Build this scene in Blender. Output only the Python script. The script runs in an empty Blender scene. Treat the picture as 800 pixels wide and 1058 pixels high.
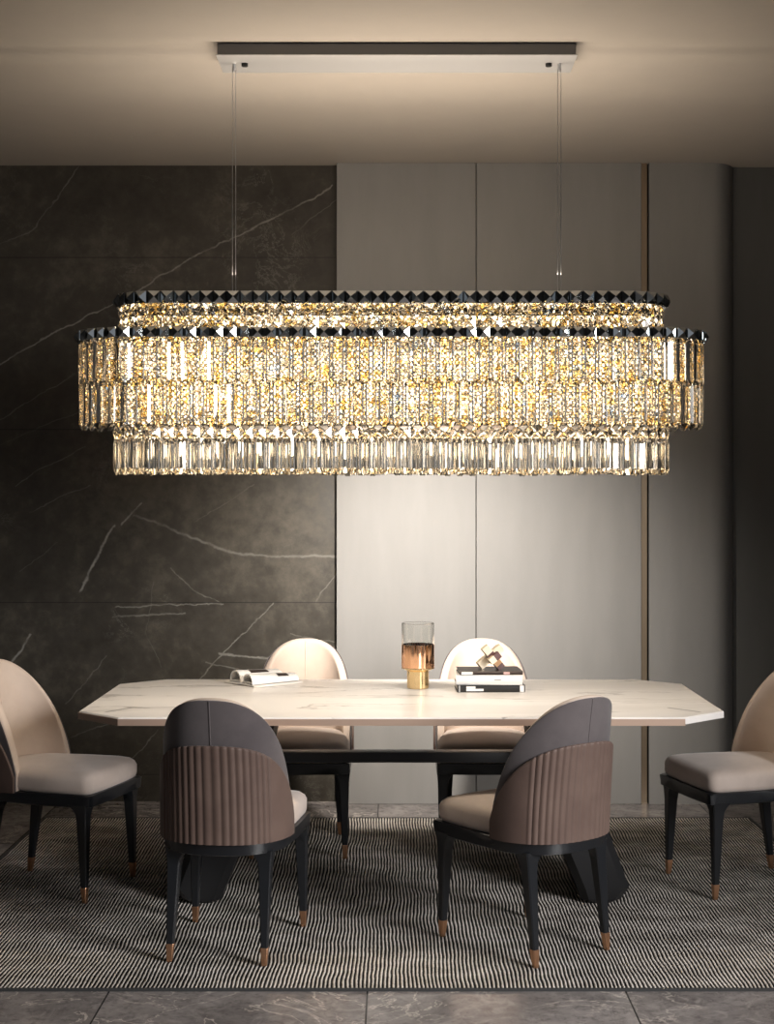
import bpy, bmesh, math, random
from mathutils import Vector, Matrix
random.seed(7)
SC = bpy.context.scene
COL = SC.collection
PI = math.pi

# ------------------------------------------------------------------ materials
def mat(name, color=(.5, .5, .5), rough=.5, metal=0., spec=.5, **kw):
    m = bpy.data.materials.new(name); m.use_nodes = True
    b = m.node_tree.nodes['Principled BSDF']
    b.inputs['Base Color'].default_value = (*color, 1)
    b.inputs['Roughness'].default_value = rough
    b.inputs['Metallic'].default_value = metal
    b.inputs['Specular IOR Level'].default_value = spec
    for k, v in kw.items():
        b.inputs[k.replace('_', ' ')].default_value = v
    return m

class G:
    """small helper around a node tree"""
    def __init__(s, m):
        s.m = m; s.t = m.node_tree; s.n = s.t.nodes; s.l = s.t.links
        s.b = s.n.get('Principled BSDF')
    def link(s, a, b): s.l.new(a, b)
    def val(s, v, sock):
        if isinstance(v, (int, float)): sock.default_value = v
        elif isinstance(v, tuple): sock.default_value = v
        else: s.link(v, sock)
    def coord(s, kind='Object'):
        return s.n.new('ShaderNodeTexCoord').outputs[kind]
    def mapping(s, v, scale=(1, 1, 1), rot=(0, 0, 0), loc=(0, 0, 0)):
        n = s.n.new('ShaderNodeMapping'); s.link(v, n.inputs['Vector'])
        n.inputs['Scale'].default_value = scale; n.inputs['Rotation'].default_value = rot
        n.inputs['Location'].default_value = loc
        return n.outputs[0]
    def noise(s, v, scale=5, detail=4, rough=.5, dist=0.):
        n = s.n.new('ShaderNodeTexNoise'); s.link(v, n.inputs['Vector'])
        n.inputs['Scale'].default_value = scale; n.inputs['Detail'].default_value = detail
        n.inputs['Roughness'].default_value = rough; n.inputs['Distortion'].default_value = dist
        return n
    def math(s, op, a, b=0., c=0., clamp=False):
        n = s.n.new('ShaderNodeMath'); n.operation = op; n.use_clamp = clamp
        s.val(a, n.inputs[0]); s.val(b, n.inputs[1]); s.val(c, n.inputs[2])
        return n.outputs[0]
    def vmath(s, op, a, b=(0, 0, 0), scale=None, out=0):
        n = s.n.new('ShaderNodeVectorMath'); n.operation = op
        s.val(a, n.inputs[0]); s.val(b, n.inputs[1])
        if scale is not None: s.val(scale, n.inputs['Scale'])
        return n.outputs[out]
    def ramp(s, f, stops):
        n = s.n.new('ShaderNodeValToRGB'); s.link(f, n.inputs[0])
        cr = n.color_ramp
        while len(cr.elements) < len(stops): cr.elements.new(.5)
        for e, (p, c) in zip(cr.elements, stops):
            e.position = p; e.color = (*c, 1) if len(c) == 3 else c
        return n.outputs[0]
    def mix(s, f, a, b, blend='MIX'):
        n = s.n.new('ShaderNodeMix'); n.data_type = 'RGBA'; n.blend_type = blend
        s.val(f, n.inputs[0])
        s.val((*a, 1) if isinstance(a, tuple) else a, n.inputs[6])
        s.val((*b, 1) if isinstance(b, tuple) else b, n.inputs[7])
        return n.outputs[2]
    def smooth(s, v, a, b, c=0., d=1.):
        n = s.n.new('ShaderNodeMapRange'); n.interpolation_type = 'SMOOTHSTEP'
        s.val(v, n.inputs[0])
        for i, x in enumerate((a, b, c, d)): n.inputs[i + 1].default_value = x
        return n.outputs[0]
    def bump(s, h, strength=.3, dist=.01):
        n = s.n.new('ShaderNodeBump'); s.link(h, n.inputs['Height'])
        n.inputs['Strength'].default_value = strength; n.inputs['Distance'].default_value = dist
        s.link(n.outputs[0], s.b.inputs['Normal'])
    def base(s, c): s.link(c, s.b.inputs['Base Color'])
    def vein(s, p, a, b, w, amp=1.):
        """line segment a-b (x,z) in the xz plane; p vector; returns 0..1 mask"""
        ax, az = a; bx, bz = b
        d = Vector((bx - ax, 0, bz - az)); L2 = d.length_squared
        pa = s.vmath('SUBTRACT', p, (ax, 0, az))
        t = s.math('DIVIDE', s.vmath('DOT_PRODUCT', pa, tuple(d), out=1), L2, clamp=True)
        q = s.vmath('SCALE', tuple(d), scale=t)
        dist = s.vmath('LENGTH', s.vmath('SUBTRACT', pa, q), out=1)
        return s.smooth(dist, 0., w * .72, amp * .85, 0.)

# --- stone wall
def px(x, y, Y=7.26):
    k = 1500. / Y
    return ((x - 410) / k, 1.52 - (y - 514) / k)

def stone_wall():
    m = mat('dark_marble', (.03, .028, .025), .38, spec=.3); g = G(m)
    co = g.coord()
    n1 = g.noise(co, 1.6, 6, .6); n2 = g.noise(co, 14, 8, .7); n3 = g.noise(co, 55, 4, .7)
    f = g.math('ADD', g.math('MULTIPLY', n1.outputs[0], .55), g.math('MULTIPLY', n2.outputs[0], .45))
    base = g.ramp(f, [(.34, (.028, .024, .019)), (.5, (.050, .044, .035)), (.66, (.105, .092, .072))])
    base = g.mix(g.math('MULTIPLY', n3.outputs[0], .35), base, (.024, .020, .015))
    # warped coordinates, kept in the wall plane
    w = g.vmath('SUBTRACT', g.noise(co, 2.2, 5, .65).outputs['Color'], (.5, .5, .5))
    w = g.vmath('MULTIPLY', w, (.10, 0, .10))
    w2 = g.vmath('MULTIPLY', g.vmath('SUBTRACT', g.noise(co, 22, 3, .6).outputs['Color'], (.5, .5, .5)), (.012, 0, .012))
    p = g.vmath('ADD', g.vmath('MULTIPLY', co, (1, 0, 1)), g.vmath('ADD', w, w2))
    V = [  # pixel polylines, width (m), strength
        ([(0, 378), (51, 346), (122, 313), (168, 285), (240, 247), (345, 192)], .009, .62),
        ([(84, 168), (61, 206), (31, 240), (0, 252)], .007, .30),
        ([(0, 432), (77, 385)], .007, .25), ([(0, 458), (80, 425)], .006, .2),
        ([(148, 520), (126, 545)], .011, .85), ([(117, 546), (102, 574), (84, 609)], .014, 1.),
        ([(15, 502), (87, 461)], .006, .28), ([(31, 528), (92, 502)], .006, .28),
        ([(140, 535), (179, 548), (245, 574), (347, 576)], .014, .42),
        ([(179, 584), (199, 609), (230, 621)], .008, .35),
        ([(120, 628), (165, 625), (232, 621)], .008, .55), ([(118, 638), (191, 632)], .010, .45),
        ([(283, 623), (255, 653), (222, 684), (204, 705)], .007, .55),
        ([(347, 592), (325, 622)], .008, .35), ([(31, 655), (10, 684)], .012, .8), ([(10, 684), (0, 700)], .008, .3),
        ([(66, 728), (110, 680)], .006, .3), ([(71, 762), (99, 749), (150, 738)], .007, .35),
        ([(133, 786), (163, 755)], .007, .35), ([(228, 675), (282, 679)], .012, .6),
        ([(214, 684), (256, 694)], .009, .4), ([(300, 655), (347, 663)], .006, .4),
        ([(168, 690), (150, 655), (160, 600)], .005, .18), ([(300, 240), (348, 205)], .006, .2),
        ([(20, 590), (60, 560)], .005, .18), ([(262, 500), (200, 540)], .005, .2),
        ([(300, 760), (345, 800)], .006, .3),
    ]
    acc = None
    for pts, wd, amp in V:
        for a, b in zip(pts[:-1], pts[1:]):
            k = g.vein(p, px(*a), px(*b), wd, amp)
            acc = k if acc is None else g.math('MAXIMUM', acc, k)
    brk = g.smooth(g.noise(co, 9, 5, .7).outputs[0], .28, .62, .25, 1.)
    acc = g.math('MULTIPLY', acc, brk)
    # cloudy pale patch of fine crackle
    fine = g.noise(co, 5, 10, .72, .6).outputs[0]
    crack = g.smooth(g.math('ABSOLUTE', g.math('SUBTRACT', fine, .5)), 0., .012, 1., 0.)
    gate = g.smooth(g.noise(co, 1.3, 3, .5).outputs[0], .5, .68)
    acc = g.math('MAXIMUM', acc, g.math('MULTIPLY', g.math('MULTIPLY', crack, gate), .28))
    colr = g.mix(acc, base, (.32, .31, .28))
    # slab joints
    sep = g.n.new('ShaderNodeSeparateXYZ'); g.link(co, sep.inputs[0])
    for z in (.995, .135, 1.86, 2.72):
        j = g.smooth(g.math('ABSOLUTE', g.math('SUBTRACT', sep.outputs[2], z)), .001, .003, .75, 0.)
        colr = g.mix(j, colr, (.006, .006, .006))
    g.base(colr)
    g.link(g.smooth(n2.outputs[0], .3, .7, .38, .55), g.b.inputs['Roughness'])
    return m

def floor_mat():
    m = mat('grey_marble_tile', (.2, .2, .2), .22); g = G(m)
    co = g.coord()
    sep = g.n.new('ShaderNodeSeparateXYZ'); g.link(co, sep.inputs[0])
    T = .795
    ux = g.math('ADD', g.math('DIVIDE', g.math('ADD', sep.outputs[0], .885), T), 20.)
    uy = g.math('ADD', g.math('DIVIDE', g.math('ADD', sep.outputs[1], -3.2), T), 20.)
    fx = g.math('FRACT', ux); fy = g.math('FRACT', uy)
    ex = g.math('MINIMUM', fx, g.math('SUBTRACT', 1., fx)); ey = g.math('MINIMUM', fy, g.math('SUBTRACT', 1., fy))
    e = g.math('MINIMUM', ex, ey)
    idv = g.n.new('ShaderNodeCombineXYZ')
    g.link(g.math('FLOOR', ux), idv.inputs[0]); g.link(g.math('FLOOR', uy), idv.inputs[1])
    wn = g.n.new('ShaderNodeTexWhiteNoise'); g.link(idv.outputs[0], wn.inputs['Vector'])
    p = g.vmath('ADD', co, g.vmath('SCALE', wn.outputs['Color'], scale=9.))
    n1 = g.noise(p, 3.2, 8, .65, .8).outputs[0]; n2 = g.noise(p, 2.1, 8, .6, 1.6).outputs[0]
    n3 = g.noise(p, 30, 4, .7).outputs[0]
    base = g.ramp(n1, [(.3, (.12, .108, .105)), (.5, (.21, .19, .185)), (.7, (.33, .30, .29))])
    base = g.mix(g.smooth(n3, .45, .7, 0., .6), base, (.07, .062, .06))
    base = g.mix(g.smooth(g.noise(p, 11, 6, .7, 1.2).outputs[0], .5, .68, 0., .55), base, (.36, .33, .315))
    v = g.smooth(g.math('ABSOLUTE', g.math('SUBTRACT', n2, .5)), 0., .012, 1., 0.)
    gate = g.smooth(g.noise(p, 1.7, 2).outputs[0], .42, .6)
    base = g.mix(g.math('MULTIPLY', g.math('MULTIPLY', v, gate), .75), base, (.62, .56, .5))
    v2 = g.smooth(g.math('ABSOLUTE', g.math('SUBTRACT', g.noise(p, 6, 6, .7, 1.).outputs[0], .5)), 0., .006, .5, 0.)
    base = g.mix(v2, base, (.05, .045, .045))
    tint = g.math('MULTIPLY', g.math('SUBTRACT', wn.outputs['Value'], .5), .25)
    base = g.mix(g.math('ABSOLUTE', tint), base, (.3, .28, .27))
    base = g.mix(g.smooth(e, .0022, .0045, 1., 0.), base, (.02, .02, .02))
    g.base(base)
    return m

def top_marble():
    m = mat('white_marble', (.8, .78, .75), .30, spec=.35); g = G(m)
    co = g.coord()
    st = g.mapping(co, (.55, 3.2, 1), (0, 0, .04))
    wob = g.vmath('SCALE', g.vmath('SUBTRACT', g.noise(co, 2.5, 5, .6).outputs['Color'], (.5, .5, .5)), scale=.5)
    p = g.vmath('ADD', st, wob)
    n = g.noise(p, 1.25, 4, .5, .3).outputs[0]
    v = g.smooth(g.math('ABSOLUTE', g.math('SUBTRACT', n, .5)), 0., .02, 1., 0.)
    gate = g.smooth(g.noise(g.mapping(co, (1, 3, 1), (0, 0, 0), (3, 1, 0)), 1.8, 3).outputs[0], .42, .62)
    soft = g.smooth(n, .48, .62, 0., .38)
    base = g.mix(soft, (.80, .765, .735), (.56, .52, .49))
    base = g.mix(g.math('MULTIPLY', g.math('MULTIPLY', v, gate), .75), base, (.28, .25, .23))
    for a, b, wd in (((.98, -.30), (1.07, -.40), .012), ((-1.06, -.40), (-.99, -.30), .012),
                     ((-.99, -.30), (-.80, -.285), .010)):
        # short dark inclusions near the front corners (coordinates in the top's plane)
        q = g.vmath('MULTIPLY', co, (1, 1, 0))
        d = Vector((b[0] - a[0], b[1] - a[1], 0))
        pa = g.vmath('SUBTRACT', q, (a[0], a[1], 0))
        t = g.math('DIVIDE', g.vmath('DOT_PRODUCT', pa, tuple(d), out=1), d.length_squared, clamp=True)
        dist = g.vmath('LENGTH', g.vmath('SUBTRACT', pa, g.vmath('SCALE', tuple(d), scale=t)), out=1)
        base = g.mix(g.smooth(dist, 0., wd, .85, 0.), base, (.07, .06, .055))
    g.base(base)
    return m

def rug_mat():
    m = mat('striped_wool', (.3, .3, .3), .95, spec=.1); g = G(m)
    co = g.coord()
    wob = g.noise(g.mapping(co, (1, .55, 1)), 26, 3, .6).outputs[0]
    wob2 = g.noise(co, 3.0, 2).outputs[0]
    sep = g.n.new('ShaderNodeSeparateXYZ'); g.link(co, sep.inputs[0])
    x = g.math('ADD', sep.outputs[0], g.math('MULTIPLY', g.math('SUBTRACT', wob, .5), .0032))
    x = g.math('ADD', x, g.math('MULTIPLY', g.math('SUBTRACT', wob2, .5), .03))
    s = g.math('SINE', g.math('MULTIPLY', x, 2 * PI / .0130))
    knot = g.noise(g.mapping(co, (1.0, .7, 1)), 150, 2, .6).outputs[0]
    s = g.math('ADD', s, g.math('MULTIPLY', g.math('SUBTRACT', knot, .5), 1.9))
    wear = g.noise(g.mapping(co, (1, 1.8, 1)), 4.5, 5, .7).outputs[0]
    light = g.mix(g.smooth(wear, .35, .65), (.46, .42, .37), (.72, .665, .61))
    darkc = g.mix(g.smooth(wear, .45, .75), (.010, .010, .011), (.10, .096, .090))
    g.base(g.mix(g.smooth(s, -.25, .25), darkc, light))
    g.bump(g.math('ADD', s, knot), .6, .004)
    return m

def panel_mat(name, c, var=.08):
    m = mat(name, c, .55, spec=.3); g = G(m)
    co = g.coord()
    n = g.noise(g.mapping(co, (3, 3, .6)), 3, 5, .6).outputs[0]
    n2 = g.noise(g.mapping(co, (90, 90, 14)), 8, 3, .6).outputs[0]
    f = g.math('ADD', g.math('MULTIPLY', n, .6), g.math('MULTIPLY', n2, .4))
    g.base(g.ramp(f, [(.3, tuple(v * (1 - var) for v in c)), (.7, tuple(v * (1 + var) for v in c))]))
    return m

def cloth_mat(name, c, c2, scale=260, rough=.9, sheen=.3, bump=.15, mott=6):
    m = mat(name, c, rough, spec=.25); g = G(m)
    g.b.inputs['Sheen Weight'].default_value = sheen
    g.b.inputs['Sheen Roughness'].default_value = .45
    co = g.coord()
    n = g.noise(co, mott, 4, .6).outputs[0]
    g.base(g.mix(g.smooth(n, .3, .7), c, c2))
    g.bump(g.noise(co, scale, 3, .6).outputs[0], bump, .002)
    return m

M = {}
M['stone'] = stone_wall(); M['floor'] = floor_mat(); M['marble'] = top_marble(); M['rug'] = rug_mat()
M['panel'] = panel_mat('grey_wall_panel', (.225, .22, .212))
M['panel_dark'] = panel_mat('charcoal_wall_and_edge_shade', (.085, .084, .08))  # side wall colour, also the painted shade at the right end
M['plaster'] = panel_mat('ceiling_paint', (.38, .345, .305), .03)
M['groove'] = mat('panel_groove', (.05, .048, .045), .7)
M['brass'] = mat('brushed_brass', (.42, .32, .22), .35, 1.)
M['bronze'] = mat('bronze_edge', (.46, .33, .255), .42, .35)
M['blackmetal'] = mat('black_powder_coat', (.012, .012, .013), .42, spec=.35)
M['legblack'] = mat('black_lacquer', (.008, .009, .011), .30, spec=.5)
M['copper'] = mat('copper_tip', (.62, .34, .20), .30, 1.)
M['velvet'] = cloth_mat('grey_velvet', (.066, .056, .058), (.092, .079, .080), sheen=.45)
M['leather'] = cloth_mat('brown_leather', (.088, .057, .047), (.112, .075, .061), 320, .55, .1, .12)
M['beige'] = cloth_mat('beige_leather', (.45, .36, .30), (.50, .41, .345), 320, .6, .15, .08)
M['seat'] = cloth_mat('taupe_velvet', (.43, .355, .31), (.51, .43, .38), 320, .85, .35, .1)
M['chrome'] = mat('polished_steel', (.74, .74, .74), .42, .75)
M['canopyside'] = mat('brushed_steel_side', (.16, .16, .16), .45, .7)
M['cable'] = mat('steel_cable', (.55, .55, .55), .3, 1.)
M['dark'] = mat('dark_hole', (.005, .005, .005), .5)
M['frame'] = mat('chandelier_frame_black', (.008, .008, .009), .4)
M['mirror'] = mat('frame_mirror', (.85, .80, .72), .12, 1.)

def glass(name, c, ior=1.55, rough=0.):
    m = bpy.data.materials.new(name); m.use_nodes = True
    t = m.node_tree; t.nodes.clear()
    o = t.nodes.new('ShaderNodeOutputMaterial'); b = t.nodes.new('ShaderNodeBsdfGlass')
    b.inputs['Color'].default_value = (*c, 1); b.inputs['IOR'].default_value = ior
    b.inputs['Roughness'].default_value = rough
    t.links.new(b.outputs[0], o.inputs[0])
    return m
M['crystal'] = glass('clear_crystal', (1, .985, .96), 1.62)
M['crystal_amber_sparkle'] = glass('amber_dispersion_tint', (1, .90, .62), 1.6)  # tint imitates golden dispersion sparkle in some beads
M['crystal_blue_sparkle'] = glass('blue_dispersion_tint', (.80, .88, 1.), 1.6)  # tint imitates bluish dispersion sparkle in a few beads
M['crystal_black'] = mat('mirrored_smoke_crystal', (.62, .66, .68), .04, 1.)
M['glass'] = glass('clear_glass', (.99, .99, .98), 1.45)

def emit(name, c, s):
    m = bpy.data.materials.new(name); m.use_nodes = True
    t = m.node_tree; t.nodes.clear()
    o = t.nodes.new('ShaderNodeOutputMaterial'); b = t.nodes.new('ShaderNodeEmission')
    b.inputs[0].default_value = (*c, 1); b.inputs[1].default_value = s
    t.links.new(b.outputs[0], o.inputs[0]); return m
M['bulb'] = emit('bulb_glow', (1., .85, .62), 80.)
M['core'] = emit('added_warm_glow', (1., .80, .54), 9.5)

# ------------------------------------------------------------------ geometry helpers
def obj(name, bm, m, parent=None, loc=None, rot=None, smooth=True, angle=35):
    me = bpy.data.meshes.new(name)
    bmesh.ops.recalc_face_normals(bm, faces=bm.faces)
    bm.to_mesh(me); bm.free()
    if smooth:
        me.polygons.foreach_set('use_smooth', [True] * len(me.polygons))
        me.set_sharp_from_angle(angle=math.radians(angle))
    for x in (m if isinstance(m, (list, tuple)) else [m]): me.materials.append(x)
    o = bpy.data.objects.new(name, me); COL.objects.link(o)
    if parent: o.parent = parent
    if loc: o.location = loc
    if rot: o.rotation_euler = rot
    return o

def box(bm, a, b, mi=0):
    vs = [bm.verts.new((x, y, z)) for z in (a[2], b[2]) for x, y in
          ((a[0], a[1]), (b[0], a[1]), (b[0], b[1]), (a[0], b[1]))]
    fs = [(3, 2, 1, 0), (4, 5, 6, 7), (0, 1, 5, 4), (1, 2, 6, 5), (2, 3, 7, 6), (3, 0, 4, 7)]
    out = []
    for f in fs:
        fc = bm.faces.new([vs[i] for i in f]); fc.material_index = mi; out.append(fc)
    return vs, out

def bbox(a, b, bev=0., seg=2, mi=0):
    bm = bmesh.new(); box(bm, a, b, mi)
    if bev: bmesh.ops.bevel(bm, geom=bm.edges[:], offset=bev, segments=seg, affect='EDGES', profile=.6)
    return bm

def loft(bm, rings, cap=True, mi=0, closed=True):
    """rings: list of point lists"""
    R = [[bm.verts.new(p) for p in r] for r in rings]
    n = len(R[0])
    for a, b in zip(R[:-1], R[1:]):
        for i in range(n if closed else n - 1):
            f = bm.faces.new((a[i], a[(i + 1) % n], b[(i + 1) % n], b[i])); f.material_index = mi
    if cap:
        bm.faces.new(R[0][::-1]).material_index = mi; bm.faces.new(R[-1]).material_index = mi
    return R

def tube(bm, p, q, r, n=10, r2=None):
    p, q = Vector(p), Vector(q); d = (q - p).normalized()
    a = d.orthogonal().normalized(); b = d.cross(a)
    r2 = r if r2 is None else r2
    loft(bm, [[c + (a * math.cos(t) + b * math.sin(t)) * rr for t in [2 * PI * i / n for i in range(n)]]
              for c, rr in ((p, r), (q, r2))])

def lathe(bm, prof, n=32, fl=0., nf=8):
    """prof (r,z) closed loop"""
    R = []
    for r, z in prof:
        R.append([((r * (1 + fl * math.cos(nf * t))) * math.cos(t), (r * (1 + fl * math.cos(nf * t))) * math.sin(t), z)
                  for t in [2 * PI * i / n for i in range(n)]])
    V = [[bm.verts.new(p) for p in r] for r in R]
    for k in range(len(V)):
        a, b = V[k], V[(k + 1) % len(V)]
        for i in range(n):
            bm.faces.new((a[i], a[(i + 1) % n], b[(i + 1) % n], b[i]))

def thing(name, label, cat, loc=(0, 0, 0), rz=0., group=None):
    o = bpy.data.objects.new(name, None); COL.objects.link(o)
    o.location = loc; o.rotation_euler = (0, 0, rz); o.empty_display_size = .1
    o['label'] = label; o['category'] = cat
    if group: o['group'] = group
    return o

def tag(o, label, cat, group=None):
    o['label'] = label; o['category'] = cat
    if group: o['group'] = group
    return o

def struct(name, bm, m, **k):
    o = obj(name, bm, m, smooth=False, **k); o['kind'] = 'structure'; return o

def copy_obj(o, parent=None):
    c = o.copy(); COL.objects.link(c)
    if parent is not None: c.parent = parent
    return c

def dup(root, loc, rz, label):
    r = root.copy(); COL.objects.link(r); r.location = loc; r.rotation_euler = (0, 0, rz); r['label'] = label
    for ch in list(root.children):
        c = copy_obj(ch, r)
        for gch in list(ch.children):
            copy_obj(gch, c)
    return r

# ------------------------------------------------------------------ room
H = 3.18
YW = 7.20
struct('floor', bbox((-3.6, -.6, -.08), (3.6, 7.5, 0)), M['floor'])
struct('ceiling', bbox((-3.6, -.6, H), (3.6, 7.5, H + .1)), M['plaster'])
struct('wall_back', bbox((-3.6, YW + .06, 0), (1.0, YW + .18, H)), M['stone'])
struct('wall_left', bbox((-3.7, -.6, 0), (-3.6, 7.4, H)), M['panel_dark'])
struct('wall_right', bbox((3.6, -.6, 0), (3.7, 7.4, H)), M['panel_dark'])
struct('trim_1', bbox((-.298, YW, 0), (.392, YW + .06, H), .0015, 1), M['panel'])
struct('trim_2', bbox((.396, YW, 0), (1.214, YW + .06, H), .0015, 1), M['panel'])
bm = bmesh.new()   # right panel: far end curve added to shape the wall's fade into dark
prof = [(1.254, YW + .2), (1.254, YW)] + [(1.56 + .15 * math.sin(PI / 2 * k / 14), YW + .2 - .2 * math.cos(PI / 2 * k / 14)) for k in range(15)]
loft(bm, [[(x, y, z) for x, y in prof] for z in (0, H)])
o = obj('trim_3', bm, M['panel'], smooth=True, angle=30); o['kind'] = 'structure'
struct('trim_4', bbox((1.69, YW + .10, 0), (3.6, YW + .18, H), .0015, 1), M['panel_dark'])  # added dark panel, its colour stands for the shade at the right
struct('wall_rear', bbox((1.0, YW + .18, 0), (3.6, YW + .30, H)), M['panel_dark'])
struct('trim_5', bbox((1.216, YW + .012, 0), (1.244, YW + .05, H)), M['brass'])

# ------------------------------------------------------------------ rug
bm = bmesh.new()
box(bm, (-1.655, 4.475, .0), (1.66, 6.85, .0075))
bmesh.ops.bevel(bm, geom=[e for e in bm.edges if abs(e.verts[0].co.z - e.verts[1].co.z) < 1e-6 and e.verts[0].co.z > .004],
                offset=.003, segments=2, affect='EDGES')
rug = thing('rug', 'large black and cream striped rug under the dining table and chairs', 'rug', (0, 0, 0))
obj('woven_field', bm, M['rug'], rug)
bm = bmesh.new()
for x0, x1, y0, y1 in ((-1.665, 1.67, 4.467, 4.476), (-1.665, 1.67, 6.848, 6.862), (-1.667, -1.653, 4.463, 6.862), (1.658, 1.672, 4.463, 6.862)):
    box(bm, (x0, y0, 0), (x1, y1, .0085))
obj('bound_edge', bm, mat('rug_binding', (.03, .03, .03), .9), rug)

# ------------------------------------------------------------------ table
TC = (.017, 5.615)
table = thing('dining_table', 'long white marble dining table with bronze edge and black slanted legs', 'table', (TC[0], TC[1], 0))
def octo(hx, hy, cx, cy):
    return [(-hx + cx, -hy), (hx - cx, -hy), (hx, -hy + cy), (hx, hy - cy), (hx - cx, hy), (-hx + cx, hy), (-hx, hy - cy), (-hx, -hy + cy)]
bm = bmesh.new()
loft(bm, [[(x, y, z) for x, y in octo(1.163 - e, .535 - e, .17, .155)] for z, e in ((.726, 0), (.746, 0), (.75, .003))])
top = obj('tabletop', bm, M['marble'], table, angle=20)
# bronze edge along the two long sides; the chamfered ends show the marble itself
def edge_strip(sgn):
    bm = bmesh.new()
    y0, y1 = sorted((sgn * .5345, sgn * .5385))
    box(bm, (-.993, y0, .7215), (.993, y1, .7445)); return bm
for s in (-1, 1): obj('edge_band', edge_strip(s), M['bronze'], table)
# the left front chamfer and left end carry the bronze band too, the right ones show bare marble
for a, b in (((-.9925, -.5365), (-1.1645, -.3805)), ((-1.1645, -.3805), (-1.1645, .3805))):
    bm = bmesh.new(); d = Vector((b[0] - a[0], b[1] - a[1])).normalized(); n = Vector((-d.y, d.x)) * .0018
    loft(bm, [[(a[0] - n.x, a[1] - n.y, z), (b[0] - n.x, b[1] - n.y, z), (b[0] + n.x, b[1] + n.y, z), (a[0] + n.x, a[1] + n.y, z)] for z in (.7215, .7445)])
    obj('edge_band', bm, M['bronze'], table, smooth=False)
bm = bmesh.new()
loft(bm, [[(x, y, z) for x, y in octo(1.02 - e, .38 - e, .17, .15)] for z, e in ((.712, .01), (.726, 0))])
obj('under_plate', bm, M['blackmetal'], table)
def leg_bm(s):
    bm = bmesh.new()
    rings = []
    # inner and outer outline at each height (front view), leaning outwards towards the floor
    for z, xi, xo, hd in ((.0095, .69, .80, .21), (.024, .67, .82, .225), (.07, .655, .85, .235), (.30, .56, .765, .225), (.55, .50, .675, .20), (.70, .47, .63, .19)):
        c = .028
        pts = [(xi + c, -hd), (xo - c, -hd), (xo, -hd + c), (xo, hd - c), (xo - c, hd), (xi + c, hd), (xi, hd - c), (xi, -hd + c)]
        if s < 0: pts = [(-x, y) for x, y in pts][::-1]
        rings.append([(x, y, z) for x, y in pts])
    loft(bm, rings)
    return bm
for s in (-1, 1): obj('leg', leg_bm(s), M['blackmetal'], table, angle=20)
obj('crossbar', bbox((-.50, -.035, .500), (.50, .035, .540), .004), M['blackmetal'], table)

# ------------------------------------------------------------------ chair
def sgnpow(v, p): return math.copysign(abs(v) ** p, v)
SA, SB, SYC = .204, .200, .160
def plan(phi, off=0.):
    """U plan of the shell; phi -pi/2..pi/2, 0 is the rear"""
    x = (SA + off) * sgnpow(math.sin(phi), .88); y = SYC - (SB + off) * abs(math.cos(phi)) ** .80
    return x, y
def surf(u, z, off, ztop_all=.875, zb=.385):
    phi = u * PI / 2
    x, y = plan(phi, off)
    k = max(0., (z - zb) / (ztop_all - zb))
    y -= .055 * k ** 1.4 * math.cos(phi) ** .7 if math.cos(phi) > 0 else 0
    x *= 1 - .05 * k ** 2
    return x, y, z
def arch(u, zb, zt, p=2.15):
    return zb + (zt - zb) * max(0., 1 - abs(u) ** p) ** .5
def shell(name, zb, zt, o_in, o_out, m, parent, nu=72, nv=22, umax=.99, pleat=None, rim=.012, p=2.15, zdip=0.):
    bm = bmesh.new(); F = []; B = []
    for i in range(nu + 1):
        a = -1 + 2 * i / nu
        u = umax * math.sin(a * PI / 2 * .96) / math.sin(PI / 2 * .96) if pleat is None else umax * a
        zt_u = max(arch(u, zb, zt, p), zb + .012)
        f, b = [], []
        for j in range(nv + 1):
            v = j / nv; v = 1 - (1 - v) ** 1.6
            z = zb + (zt_u - zb) * v
            d = min((zt_u - z) , (1 - abs(u)) * .30)
            k = 1. if rim <= 0 else math.sqrt(max(0., 1 - max(0., 1 - d / rim) ** 2))
            mid = (o_in + o_out) / 2; hf = (o_out - o_in) / 2
            h = hf * (.25 + .75 * k)
            oo = mid + h
            if pleat and abs(u) < pleat[0]:
                w = min(1., (pleat[0] - abs(u)) / .03)
                oo += w * pleat[2] * (abs(math.sin(u * pleat[1])) - .5)
            f.append(bm.verts.new(surf(u, z, oo))); b.append(bm.verts.new(surf(u, z, mid - h)))
        F.append(f); B.append(b)
    for i in range(nu):
        for j in range(nv):
            bm.faces.new((F[i][j], F[i][j + 1], F[i + 1][j + 1], F[i + 1][j]))
            bm.faces.new((B[i][j], B[i + 1][j], B[i + 1][j + 1], B[i][j + 1]))
        bm.faces.new((F[i][nv], B[i][nv], B[i + 1][nv], F[i + 1][nv]))
        bm.faces.new((F[i][0], F[i + 1][0], B[i + 1][0], B[i][0]))
    for i, r in ((0, 1), (nu, 0)):
        for j in range(nv):
            q = (F[i][j], B[i][j], B[i][j + 1], F[i][j + 1]); bm.faces.new(q if r else q[::-1])
    return obj(name, bm, m, parent, angle=50)

def seat_outline(ins, front=.465, n=22):
    pts = []
    for i in range(n + 1):
        phi = -PI / 2 + PI * i / n
        x, y = plan(phi, -ins)
        pts.append((x, max(y, SYC - SB + ins)))
    # right side forward, then rounded front corners
    hw = .216 - ins; fy = front - ins; c = .035
    right = [(hw, .25), (hw, .33), (hw, fy - c)] + [(hw - c + c * math.cos(t), fy - c + c * math.sin(t)) for t in (PI / 8, PI / 4, 3 * PI / 8)] + [(hw - c, fy)]
    mid = [(hw - c - (2 * hw - 2 * c) * k / 6, fy + .006 * math.sin(PI * k / 6)) for k in range(1, 6)]
    left = [(-x, y) for x, y in right][::-1]
    return pts + right + mid + left

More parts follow.
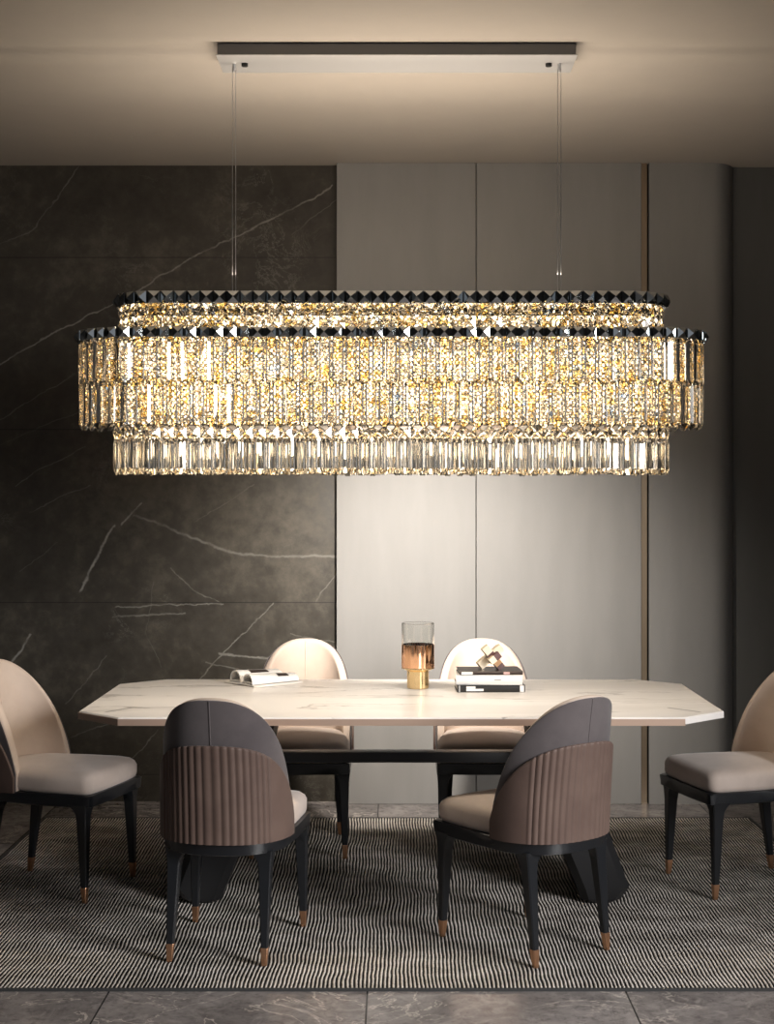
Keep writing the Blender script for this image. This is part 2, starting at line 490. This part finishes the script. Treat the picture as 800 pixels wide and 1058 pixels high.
def make_chair(label):
    t = thing('dining_chair', label, 'chair', group='upholstered dining chairs around the table')
    # cushion
    bm = bmesh.new(); rings = []
    for z, ins in ((.400, .012), (.406, .004), (.420, .0), (.452, .0), (.466, .006), (.477, .018), (.484, .04)):
        rings.append([(x, y, z) for x, y in seat_outline(ins + .006)])
    for s_, dz in ((.72, .491), (.4, .496), (.05, .498)):
        cx, cy = 0, .21
        rings.append([(cx + (x - cx) * s_, cy + (y - cy) * s_, dz) for x, y in seat_outline(.046)])
    loft(bm, rings)
    obj('seat', bm, M['seat'], t, angle=60)
    # apron with a slightly sunk underside
    bm = bmesh.new()
    loft(bm, [[(max(-.2165, min(.2165, x)) if y > .19 else x, min(y, .467), z) for x, y in seat_outline(i)] for z, i in ((.356, .004), (.360, -.006), (.396, -.010), (.401, -.004))])
    obj('apron', bm, M['legblack'], t, angle=40)
    shell('inner_backrest', .40, .872, -.030, .005, M['beige'], t, rim=.018)
    shell('outer_backrest', .398, .867, .0055, .0105, M['velvet'], t, rim=.008)
    shell('pleated_panel', .397, .72, .0105, .021, M['leather'], t, nu=240, umax=.985, pleat=(.60, PI * 15, .0038), rim=.008, p=2.4)
    # seam beads down the middle of the back, inside and out
    for nm, off, z0, z1, mm in (('seam', .0105, .70, .864, 'velvet'), ('seam', -.0305, .50, .862, 'beige')):
        bm = bmesh.new(); pts = [Vector(surf(0, z0 + (z1 - z0) * k / 12, off)) for k in range(13)]
        loft(bm, [[(p.x + .0022 * math.cos(a), p.y + .0022 * math.sin(a), p.z) for a in [PI / 3 * q for q in range(6)]] for p in pts])
        obj(nm, bm, M[mm], t)
    for front in (0, 1):
        for s in (-1, 1):
            if front: tx, ty, fx, fy = .190, .425, .196, .435
            else: tx, ty, fx, fy = .152, .040, .158, -.005
            bm = bmesh.new(); rings = []
            for z, h, hi in ((.366, .028, .052), (.350, .025, .036), (.330, .0225, .024), (.300, .0205, .0205), (.18, .0165, .0165), (.056, .012, .012)):
                k = (.366 - z) / .366
                cx = (tx + (fx - tx) * k) * s; cy = ty + (fy - ty) * k
                sy = -1 if front else 1   # flare towards the inside of the frame
                x0, x1 = (cx - h * 1.0, cx + hi) if s < 0 else (cx - hi, cx + h)
                y0, y1 = (cy - hi, cy + h) if front else (cy - h, cy + hi)
                if front: y1 = min(y1, .462)
                x0 = max(x0, -.222); x1 = min(x1, .222)
                c = .004
                rings.append([(x0 + c, y0, z), (x1 - c, y0, z), (x1, y0 + c, z), (x1, y1 - c, z), (x1 - c, y1, z), (x0 + c, y1, z), (x0, y1 - c, z), (x0, y0 + c, z)])
            loft(bm, rings)
            lg = obj('leg', bm, M['legblack'], t, angle=40)
            bm = bmesh.new(); rings = []
            for z, h in ((.058, .0125), (.056, .0128), (.012, .0095), (.002, .0088), (.0, .007)):
                k = (.366 - z) / .366
                cx = (tx + (fx - tx) * k) * s; cy = ty + (fy - ty) * k; c = .003
                rings.append([(cx + a * h + (-1 if a > 0 else 1) * (c if q else 0), cy + b * h + (-1 if b > 0 else 1) * (0 if q else c), z)
                              for a, b, q in ((-1, -1, 1), (1, -1, 1), (1, -1, 0), (1, 1, 0), (1, 1, 1), (-1, 1, 1), (-1, 1, 0), (-1, -1, 0))])
            loft(bm, rings)
            tip = obj('leg_tip', bm, M['copper'], lg, angle=40)
            tip['label'] = 'copper leg tip'
    return t

# (rear centre x, y, heading angle of the seat's front measured from +Y, label)
RUGZ = .0078
spots = [
    (-.583, 4.715, -8, 'grey and brown dining chair seen from behind, standing left in front of the table'),
    (.572, 4.765, 36, 'grey and brown dining chair turned half sideways, right in front of the table'),
    (-.412, 6.515, 180, 'beige dining chair behind the table, facing us past the magazines'),
    (.385, 6.515, 180, 'beige dining chair behind the table, facing us behind the stacked books'),
    (-1.525, 5.725, -106.5, 'beige dining chair at the left end of the table, cut by the picture edge'),
    (1.565, 5.765, 105.5, 'beige dining chair at the right end of the table, cut by the picture edge'),
]
chair0 = None
for x, y, a, lab in spots:
    r = math.radians(a)
    if chair0 is None:
        chair0 = make_chair(lab); chair0.location = (x, y, RUGZ); chair0.rotation_euler = (0, 0, r)
    else:
        dup(chair0, (x, y, RUGZ), r, lab)

# ------------------------------------------------------------------ things on the table
TZ = .7503
# books
BX, BY = .371, 5.83
def book(name, label, w, d, h, x, y, z, rz, cover, pages, spine_marks=None):
    t = thing(name, label, 'book', (x, y, z), rz, 'books stacked on the table')
    bm = bmesh.new(); th = .0022
    box(bm, (-w / 2, -d / 2, 0), (w / 2, d / 2, th)); box(bm, (-w / 2, -d / 2, h - th), (w / 2, d / 2, h))
    # rounded spine facing the camera side
    n = 8; o = [(-d / 2 - .004 * math.sin(PI * k / n), h * k / n) for k in range(n + 1)]
    ins = [(-d / 2 + .002, h), (-d / 2 + .002, 0)]
    loft(bm, [[(sx, a, b) for a, b in o + ins] for sx in (-w / 2, w / 2)])
    obj('cover', bm, cover, t, angle=30)
    obj('pages', bbox((-w / 2 + .004, -d / 2 + .003, th), (w / 2 - .004, d / 2 - .004, h - th)), pages, t)
    for (x0, x1, z0, z1, mm) in spine_marks or ():
        obj('spine_label', bbox((x0, -d / 2 - .0048, z0), (x1, -d / 2 - .001, z1)), mm, t, smooth=False)
    return t
paper = mat('paper', (.78, .75, .70), .8); wcover = mat('white_cover', (.80, .78, .76), .45)
bcover = mat('black_cover', (.015, .014, .014), .4); brcover = mat('dark_brown_cover', (.03, .017, .014), .4)
gmark = mat('grey_print', (.33, .33, .33), .6)
bk1 = book('book', 'black book with pale label on its spine, lowest of the stack', .268, .19, .029, BX, BY, TZ, .02, bcover, paper,
     [(-.098, -.062, .015, .024, wcover), (-.098, -.030, .0055, .0145, wcover), (-.128, -.122, .002, .027, gmark), (.114, .130, .002, .027, wcover)])
bk2 = book('book', 'thick white book in the middle of the stack', .262, .185, .038, BX - .002, BY, TZ + .0292, -.03, wcover, paper,
     [(.020, .046, .018, .022, gmark)])
bk3 = book('book', 'thin dark brown book on top of the stack, under the ornament', .25, .17, .014, BX, BY, TZ + .0676, .05, brcover, paper,
     [(-.120, -.075, .002, .0125, wcover), (.048, .072, .003, .011, mat('pink_print', (.75, .45, .42), .5))])
# crossing-bar ornament
orn = thing('crossed_bar_ornament', 'gold and dark wood puzzle knot ornament lying on the top book', 'ornament', (.375, 5.83, TZ + .0816), math.radians(14))
cream = mat('pale_gold_bar', (.78, .66, .48), .3, .25); dk = mat('dark_walnut', (.085, .026, .020), .35); amb = mat('amber_wood', (.50, .27, .11), .35)
def bar(deg, y0, cuts, under, L, w):
    bm = bmesh.new(); xs = [-L / 2] + [L * (c - .5) for c, _ in cuts]
    for (xa, xb), (c, mi) in zip(zip(xs[:-1], xs[1:]), cuts):
        _, fs = box(bm, (xa, -w / 2, -w / 2), (xb, w / 2, w / 2), mi)
        fs[0].material_index = under
        fs[3].material_index = under
    bmesh.ops.remove_doubles(bm, verts=bm.verts[:], dist=1e-5)
    bm.transform(Matrix.Translation((0, y0, .050)) @ Matrix.Rotation(math.radians(deg), 4, 'Y'))
    return bm
obj('bar', bar(-38, 0, [(.55, 0), (1., 0)], 1, .118, .032), [cream, dk, amb], orn, smooth=False)
obj('bar', bar(50, -.033, [(.30, 0), (.62, 1), (.84, 2), (1., 1)], 1, .112, .030), [cream, dk, amb], orn, smooth=False)
obj('bar', bar(-38, -.058, [(.50, 0), (1., 1)], 1, .050, .026), [cream, dk, amb], orn, smooth=False)

# tumbler vase: gold foot, copper sleeve, glass collar
vase = thing('tiered_vase', 'tiered glass vase with copper sleeve and gold foot on the table centre', 'vase', (.086, 5.86, TZ), .2)
gold = mat('pale_gold', (.95, .72, .40), .16, 1.); cop = mat('copper_mirror', (.86, .50, .30), .12, 1.)
bm = bmesh.new()
lathe(bm, [(.001, 0), (.040, 0), (.044, .004), (.044, .070), (.060, .078), (.066, .080), (.066, .084), (.001, .084)], 72, .018, 12)
obj('foot', bm, gold, vase, angle=40)
bm = bmesh.new()
lathe(bm, [(.001, .085), (.0655, .085), (.066, .088), (.066, .178), (.0625, .178), (.0625, .092), (.001, .092)], 96, .022, 14)
obj('sleeve', bm, cop, vase, angle=40)
bm = bmesh.new()
lathe(bm, [(.0545, .095), (.0575, .095), (.0655, .179), (.0655, .262), (.0640, .2635), (.0625, .262), (.0622, .179)], 72)
obj('glass_collar', bm, M['glass'], vase, angle=40)

# magazines: three folded issues, cover arched over the pages
def magazine(label, x, y, z, rz, L=.25, w=.085, h=.020, prints=()):
    t = thing('folded_magazine', label, 'magazine', (x, y, z), rz, 'folded magazines on the table')
    n = 18; outer = []; inner = []
    for k in range(n + 1):   # teardrop roll: flat underneath, arched fold on top
        a = PI * k / n
        outer.append((-w / 2 * math.cos(a), h * math.sin(a) ** .75)); inner.append((-(w / 2 - .004) * math.cos(a), .0 + (h - .0055) * math.sin(a) ** .75 + .0015))
    bm = bmesh.new()
    ring = [(p[0], p[1]) for p in outer] + [(p[0], p[1]) for p in inner[::-1]]
    rings = []
    for s_ in range(9):
        f = -1 + 2 * s_ / 8; k = 1 + .10 * f
        rings.append([(f * L / 2 + .012 * (yy / w), yy * k, zz * (1 - .18 * f)) for yy, zz in ring])
    loft(bm, rings)
    obj('cover', bm, wcover, t, angle=40)
    bm = bmesh.new()
    for q in range(3):
        z0 = .0003 + q * .0022
        loft(bm, [[(f * (L / 2 - .004 + .004 * q), yy * (w / 2 - .005 - q * .002), z0 + zz + .0012 * math.cos(yy * 3)) for yy, zz in
                   [(-1, 0), (-.5, 0), (0, 0), (.5, 0), (1, 0), (1, .0014), (.5, .0014), (0, .0014), (-.5, .0014), (-1, .0014)]] for f in (-1, 1)])
    obj('pages', bm, paper, t, angle=40)
    for (f0, f1, a0, a1) in prints:   # printed picture following the arched cover
        bm = bmesh.new(); rows = []
        for s_ in range(5):
            f = f0 + (f1 - f0) * s_ / 4; k = 1 + .10 * f; row = []
            for q in range(7):
                a = a0 + (a1 - a0) * q / 6
                row.append((f * L / 2 + .012 * (-.5 * math.cos(a)), -(w / 2 + .0006) * math.cos(a) * k, (h * math.sin(a) ** .75) * (1 - .18 * f) + .0007))
            rows.append([bm.verts.new(p) for p in row])
        for a_, b_ in zip(rows[:-1], rows[1:]):
            for q in range(6): bm.faces.new((a_[q], a_[q + 1], b_[q + 1], b_[q]))
        obj('printed_picture', bm, brcover, t)
    return t
MR = math.radians(46)
ux_, vy_ = Vector((math.cos(MR), math.sin(MR))), Vector((-math.sin(MR), math.cos(MR)))
MC = Vector((-.558, 6.045))
magazine('flat white magazine lying open under the two folded ones', MC.x, MC.y, TZ, MR, .245, .215, .008)
p_ = MC + vy_ * -.054 - ux_ * .004
magazine('folded white magazine in front on the pile, with a dark printed corner', p_.x, p_.y, TZ + .0092, MR - .06, .235, .088, .034, [(.15, .62, .65, 1.35)])
p_ = MC + vy_ * .048 + ux_ * .006
magazine('folded white magazine behind on the pile, with a long dark picture', p_.x, p_.y, TZ + .0092, MR + .04, .235, .086, .040, [(-.45, .40, .75, 1.4)])

# ------------------------------------------------------------------ chandelier
ch = thing('chandelier', 'long tiered crystal chandelier with black rims, hanging over the dining table on cables', 'chandelier', (-.02, 5.40, H))
CZ = H
def cz(z): return z - CZ
def stadium(hl, r, s):
    """point and outward direction at arc length s; starts front centre, going right"""
    st = 2 * (hl - r); P = 2 * st + 2 * PI * r; s %= P
    a = hl - r
    if s < a: return (s, -r), (0, -1)
    s -= a
    if s < PI * r:
        t = s / r; return (a + r * math.sin(t), -r * math.cos(t)), (math.sin(t), -math.cos(t))
    s -= PI * r
    if s < st: return (a - s, r), (0, 1)
    s -= st
    if s < PI * r:
        t = s / r; return (-a - r * math.sin(t), r * math.cos(t)), (-math.sin(t), math.cos(t))
    s -= PI * r
    return (-a + s, -r), (0, -1)
def perim(hl, r): return 4 * (hl - r) + 2 * PI * r
def band(name, hl, r, z0, z1, th, m):
    bm = bmesh.new(); N = 220; P = perim(hl, r); rings = []
    V = []
    for i in range(N):
        (x, y), (nx, ny) = stadium(hl, r, P * i / N)
        V.append([bm.verts.new((x - nx * o, y - ny * o, cz(z))) for o, z in ((0, z0), (0, z1), (th, z1), (th, z0))])
    for i in range(N):
        a, b = V[i], V[(i + 1) % N]
        for k in range(4): bm.faces.new((a[k], b[k], b[(k + 1) % 4], a[(k + 1) % 4]))
    return obj(name, bm, m, ch, angle=40)

# crystal meshes (origin at the centre, front towards -Y)
def prism_mesh(name, w, h, d, m, tip=.014):
    bm = bmesh.new(); rings = []
    zs = [(-h / 2, .45, .25), (-h / 2 + tip, 1, .8), (-h / 2 + tip * 1.35, 1, 1), (h / 2 - tip * 1.35, 1, 1), (h / 2 - tip, 1, .8), (h / 2, .45, .25)]
    for z, kx, ky in zs:
        a = w / 2 * kx; c = w * .26 * kx; f = d / 2 * ky
        rings.append([(-c, -f, z), (c, -f, z), (a, -f * .15, z), (a, f * .15, z), (c, f, z), (-c, f, z), (-a, f * .15, z), (-a, -f * .15, z)])
    loft(bm, rings)
    bmesh.ops.recalc_face_normals(bm, faces=bm.faces)
    me = bpy.data.meshes.new(name); bm.to_mesh(me); bm.free(); me.materials.append(m); return me
def square_mesh(name, w, d, m, tb=.10):
    bm = bmesh.new(); h = w / 2; t = h * tb; e = .0012
    fr = [bm.verts.new((x, -d / 2, z)) for x, z in ((-t, -t), (t, -t), (t, t), (-t, t))]
    m1 = [bm.verts.new((x, -e, z)) for x, z in ((-h, -h), (h, -h), (h, h), (-h, h))]
    m2 = [bm.verts.new((x, e, z)) for x, z in ((-h, -h), (h, -h), (h, h), (-h, h))]
    bk = [bm.verts.new((x, d / 2, z)) for x, z in ((-t, -t), (t, -t), (t, t), (-t, t))]
    bm.faces.new(fr); bm.faces.new(bk[::-1])
    for A, B in ((fr, m1), (m1, m2), (m2, bk)):
        for i in range(4): bm.faces.new((A[i], B[i], B[(i + 1) % 4], A[(i + 1) % 4]))
    bmesh.ops.recalc_face_normals(bm, faces=bm.faces)
    me = bpy.data.meshes.new(name); bm.to_mesh(me); bm.free(); me.materials.append(m); return me

def merge(name, items, mats):
    """items: (mesh, matrix) -> one stuff part"""
    bm = bmesh.new()
    for me, mx, mi in items:
        t = bmesh.new(); t.from_mesh(me); t.transform(mx)
        for f in t.faces: f.material_index = mi
        tmp = bpy.data.meshes.new('tmp'); t.to_mesh(tmp); t.free(); bm.from_mesh(tmp); bpy.data.meshes.remove(tmp)
    me = bpy.data.meshes.new(name); bm.to_mesh(me); bm.free()
    for m in mats: me.materials.append(m)
    o = bpy.data.objects.new(name, me); COL.objects.link(o); o.parent = ch; o['kind'] = 'stuff'
    return o

GL = [M['crystal'], M['crystal_amber_sparkle'], M['crystal_blue_sparkle']]
def pick_outer():
    r = random.random(); return 0
def pick():
    r = random.random(); return 1 if r < .25 else (2 if r < .30 else 0)
def ring_row(kind, meshes, hl, r, z, pitch, zjit=.0, tilt=.10, phase=0., store=None):
    P = perim(hl, r); n = round(P / pitch)
    for i in range(n):
        s = P * (i + phase) / n
        (x, y), (nx, ny) = stadium(hl, r, s)
        rz = math.atan2(ny, nx) + PI / 2 + random.uniform(-tilt, tilt)
        mx = Matrix.Translation((x, y, cz(z) + random.uniform(-zjit, zjit))) @ Matrix.Rotation(rz, 4, 'Z') @ Matrix.Rotation(random.uniform(-.02, .02), 4, 'X')
        store.append((y, mx, pick_outer()))
def place(kind, meshes, store, limit=100):
    store.sort(key=lambda q: q[0])            # nearest the camera first
    near, far = store[:limit], store[limit:]
    for y, mx, mi in near:
        o = bpy.data.objects.new(kind, meshes[mi]); COL.objects.link(o); o.parent = ch; o.matrix_local = mx
    if far: merge(kind + '_row', [(meshes[0], mx, mi) for y, mx, mi in far], GL if len(meshes) == 3 else [meshes[0].materials[0]])

UH, UR = 1.003, .15      # upper tier half length, end radius
BH, BR = 1.148, .215     # main band
LH, LR = 1.022, .15      # lower tier
# frames
band('top_rim', UH + .004, UR + .004, 2.225, 2.264, .012, M['frame'])
band('top_rim', UH - .035, UR - .035, 2.262, 2.270, .05, M['frame'])
band('band_rim', BH + .004, BR + .004, 2.096, 2.124, .012, M['frame'])
band('lower_rim', LH - .008, LR - .008, 1.778, 1.786, .006, M['mirror'])
bm = bmesh.new()
for k in range(-4, 5):
    box(bm, (k * .22 - .004, -BR + .012, cz(2.104)), (k * .22 + .004, BR - .012, cz(2.112)))
    if abs(k) < 5: box(bm, (k * .22 - .003, -UR + .01, cz(2.252)), (k * .22 + .003, UR - .01, cz(2.262)))
    if k % 2 == 0:
        for s in (-1, 1): box(bm, (k * .22 - .003, s * .12 - .003, cz(1.78)), (k * .22 + .003, s * .12 + .003, cz(2.26)))
box(bm, (-.95, -.012, cz(2.250)), (.95, .012, cz(2.262)))
obj('inner_frame', bm, M['mirror'], ch, smooth=False)

rim_me = [square_mesh('rim_crystal', .044, .030, M['crystal_black'], .03)]
st = []
ring_row('', None, UH + .018, UR + .018, 2.243, .0475, tilt=.22, store=st)
st2 = []
ring_row('', None, BH + .016, BR + .016, 2.110, .0475, tilt=.22, store=st2)
rim2_me = [square_mesh('band_rim_crystal', .036, .026, M['crystal_black'], .03)]
for q, mes, nm in ((st, rim_me, 'rim_crystal'), (st2, rim2_me, 'rim_crystal')):
    q.sort(key=lambda v: v[0])
    for y, mx, mi in q[:len(q) // 2]:
        o = bpy.data.objects.new(nm, mes[0]); COL.objects.link(o); o.parent = ch; o.matrix_local = mx
    merge('rim_crystal_row', [(mes[0], mx, 0) for y, mx, mi in q[len(q) // 2:]], [M['crystal_black']])

sq = [square_mesh('square_crystal', .0455, .022, g_) for g_ in GL]
st = []
for z in (2.200, 2.1535): ring_row('', None, UH, UR, z, .0475, store=st, tilt=.06)
place('square_crystal', sq, st)

pr = [prism_mesh('long_prism', .042, .172, .018, g_) for g_ in GL]
st = []
for z in (2.008, 1.858): ring_row('', None, BH, BR, z + (.0 if z > 2 else .0), .0475, store=st, tilt=.14, zjit=.003, phase=0. if z > 2 else .5)
place('long_prism', pr, st)

di = [square_mesh('diamond_crystal', .046, .024, g_) for g_ in GL]
st = []
ring_row('', None, LH, LR, 1.757, .0475, store=st, tilt=.06)
place('diamond_crystal', di, st, 60)

dr = [prism_mesh('drop_prism', .040, .135, .018, g_, .016) for g_ in GL]
st = []
ring_row('', None, LH, LR, 1.672, .0475, store=st, tilt=.22, zjit=.003)
ring_row('', None, LH - .03, LR - .03, 1.674, .0475, store=st, tilt=.4, zjit=.003, phase=.5)
place('drop_prism', dr, st)

# inner curtains of small faceted beads, every bead hanging at its own angle
bead = square_mesh('bead', .021, .018, GL[0])
for hl, r_, pitch, ztop, nz, dz in ((LH + .050, LR + .025, .0215, 2.088, 15, .0205), (LH - .03, LR - .03, .030, 2.085, 12, .026), (UH - .04, UR - .035, .026, 2.215, 4, .024)):
    items = []
    P = perim(hl, r_); n = round(P / pitch)
    for i in range(n):
        (x, y), (nx, ny) = stadium(hl, r_, P * i / n)
        rz0 = math.atan2(ny, nx) + PI / 2
        for k in range(nz):
            mx = (Matrix.Translation((x, y, cz(ztop - k * dz))) @ Matrix.Rotation(rz0 + random.uniform(-.7, .7), 4, 'Z')
                  @ Matrix.Rotation(random.uniform(-.35, .35), 4, 'X') @ Matrix.Rotation(PI / 4 + random.uniform(-.3, .3), 4, 'Y'))
            items.append((bead, mx, pick()))
    merge('crystal_strand', items, GL)

# capsule bulbs on the frame, three tiers inside
bm = bmesh.new()
prof = [(0.0005, -.028), (.006, -.026), (.009, -.018), (.009, .018), (.006, .026), (.0005, .028)]
R = []
for r, z in prof: R.append([(r * math.cos(2 * PI * i / 10), r * math.sin(2 * PI * i / 10), z) for i in range(10)])
loft(bm, R); bme = bpy.data.meshes.new('bulb'); bm.to_mesh(bme); bm.free(); bme.materials.append(M['bulb'])
for q in bme.polygons: q.use_smooth = True
for row, (z, yy, nb) in enumerate(((2.02, -.09, 14), (1.90, .09, 14), (2.02, .09, 14), (1.90, -.09, 14), (2.17, 0., 10), (1.70, 0., 18))):
    for i in range(nb):
        x = -.95 + 1.9 * (i + .5) / nb + random.uniform(-.02, .02)
        o = bpy.data.objects.new('bulb', bme); COL.objects.link(o); o.parent = ch
        o.location = (x, yy, cz(z + random.uniform(-.015, .015)))
bm = bmesh.new()
for z, yy in ((1.945, -.09), (1.945, .09)):
    box(bm, (-.97, yy - .004, cz(z)), (.97, yy + .004, cz(z + .012)))
obj('bulb_rail', bm, M['mirror'], ch, smooth=False)

# slim glowing tubes added between the capsules to brighten the crystal band
bm = bmesh.new(); tube(bm, (0, 0, -.13), (0, 0, .13), .0050, 8)
tme = bpy.data.meshes.new('tube'); bm.to_mesh(tme); bm.free(); tme.materials.append(M['core'])
for i in range(98):   # pairs of rows
    x = -.99 + 1.98 * (i + .5) / 98 + random.uniform(-.006, .006)
    o = bpy.data.objects.new('added_glow_tube', tme); COL.objects.link(o); o.parent = ch
    o.location = (x, -.055 if i % 2 else .055, cz(1.945 + random.uniform(-.01, .01)))
# ceiling canopy, bolts, cables
can = obj('ceiling_canopy', bbox((-.635, -.100, -.044), (.675, .110, 0), .002, 1), M['canopyside'], ch, smooth=False)
obj('canopy_plate', bbox((-.640, -.104, -.0475), (.680, .114, -.0435), .001, 1), M['chrome'], can, smooth=False)
for x in (-.545, .585):
    bm = bmesh.new(); tube(bm, (x, -.005, -.0470), (x, -.005, -.0580), .012, 16); obj('screw_cap', bm, M['dark'], can)
for x in (-.585, .625):
    bm = bmesh.new(); tube(bm, (x, .0, -.047), (x, .0, -.075), .008, 14, .005); obj('cable_grip', bm, M['chrome'], can)
    for dx in (-.006, .006):
        bm = bmesh.new(); tube(bm, (x + dx, 0, -.06), (x + dx, 0, cz(2.258)), .0014, 6)
        obj('cable', bm, M['cable'], ch)

# ------------------------------------------------------------------ lights
def light(kind, loc, energy, color, rot=(0, 0, 0), **k):
    l = bpy.data.lights.new('lamp', kind); l.energy = energy; l.color = color
    for a, b in k.items(): setattr(l, a, b)
    o = bpy.data.objects.new('lamp_light', l); COL.objects.link(o); o.location = loc; o.rotation_euler = rot
    return o
WARM = (1., .80, .58)
# area lamps for the light of the chandelier's own bulbs leaving through its open bottom and top
light('AREA', (0, 5.40, 1.60), 8, (1., .89, .77), (0, 0, 0), shape='RECTANGLE', size=1.8, size_y=.2)
light('AREA', (0, 5.46, 2.33), 21, (1., .85, .70), (math.radians(162), 0, 0), shape='RECTANGLE', size=1.7, size_y=.16)
light('SPOT', (.05, 5.62, 1.60), 290, (1., .92, .83), (math.radians(69), 0, math.radians(-3)), spot_size=math.radians(96), spot_blend=1., shadow_soft_size=.06)  # added spot that throws the pool of light on the back wall
# recessed ceiling downlights of the room
def down(x, y, e, c, size=1.3, blend=.8, tilt=(0, 0)):
    return light('SPOT', (x, y, H - .02), e, c, (math.radians(tilt[0]), math.radians(tilt[1]), 0), spot_size=size, spot_blend=blend, shadow_soft_size=.05)
# added fill standing for daylight from the right; no window is built there
light('AREA', (3.4, 2.0, 1.9), 64, (1., .98, .97), (math.radians(70), 0, math.radians(48)), shape='RECTANGLE', size=2.0, size_y=1.6, spread=math.radians(62))

w = bpy.data.worlds.new('World'); SC.world = w; w.use_nodes = True
w.node_tree.nodes['Background'].inputs[0].default_value = (.93, .95, 1., 1)
w.node_tree.nodes['Background'].inputs[1].default_value = .25

# ------------------------------------------------------------------ camera
cam = bpy.data.cameras.new('Camera'); co = bpy.data.objects.new('Camera', cam); COL.objects.link(co)
co.location = (0, 0, 1.52); co.rotation_euler = (PI / 2, 0, 0)
cam.sensor_fit = 'HORIZONTAL'; cam.sensor_width = 36; cam.lens = 1500 / 800 * 36
cam.shift_x = -10 / 800; cam.shift_y = -15 / 800
cam.clip_start = .05
SC.camera = co

vs = SC.view_settings
SC.display_settings.display_device = 'sRGB'
vs.view_transform = 'Standard'; vs.look = 'None'; vs.gamma = 1; vs.use_curve_mapping = False
vs.exposure = 0.
SC.cycles.max_bounces = 20; SC.cycles.transmission_bounces = 18; SC.cycles.glossy_bounces = 6
SC.cycles.diffuse_bounces = 4; SC.cycles.use_denoising = True
SC.cycles.caustics_reflective = False; SC.cycles.caustics_refractive = True
SC.cycles.blur_glossy = .5
SC.cycles.sample_clamp_indirect = 6.
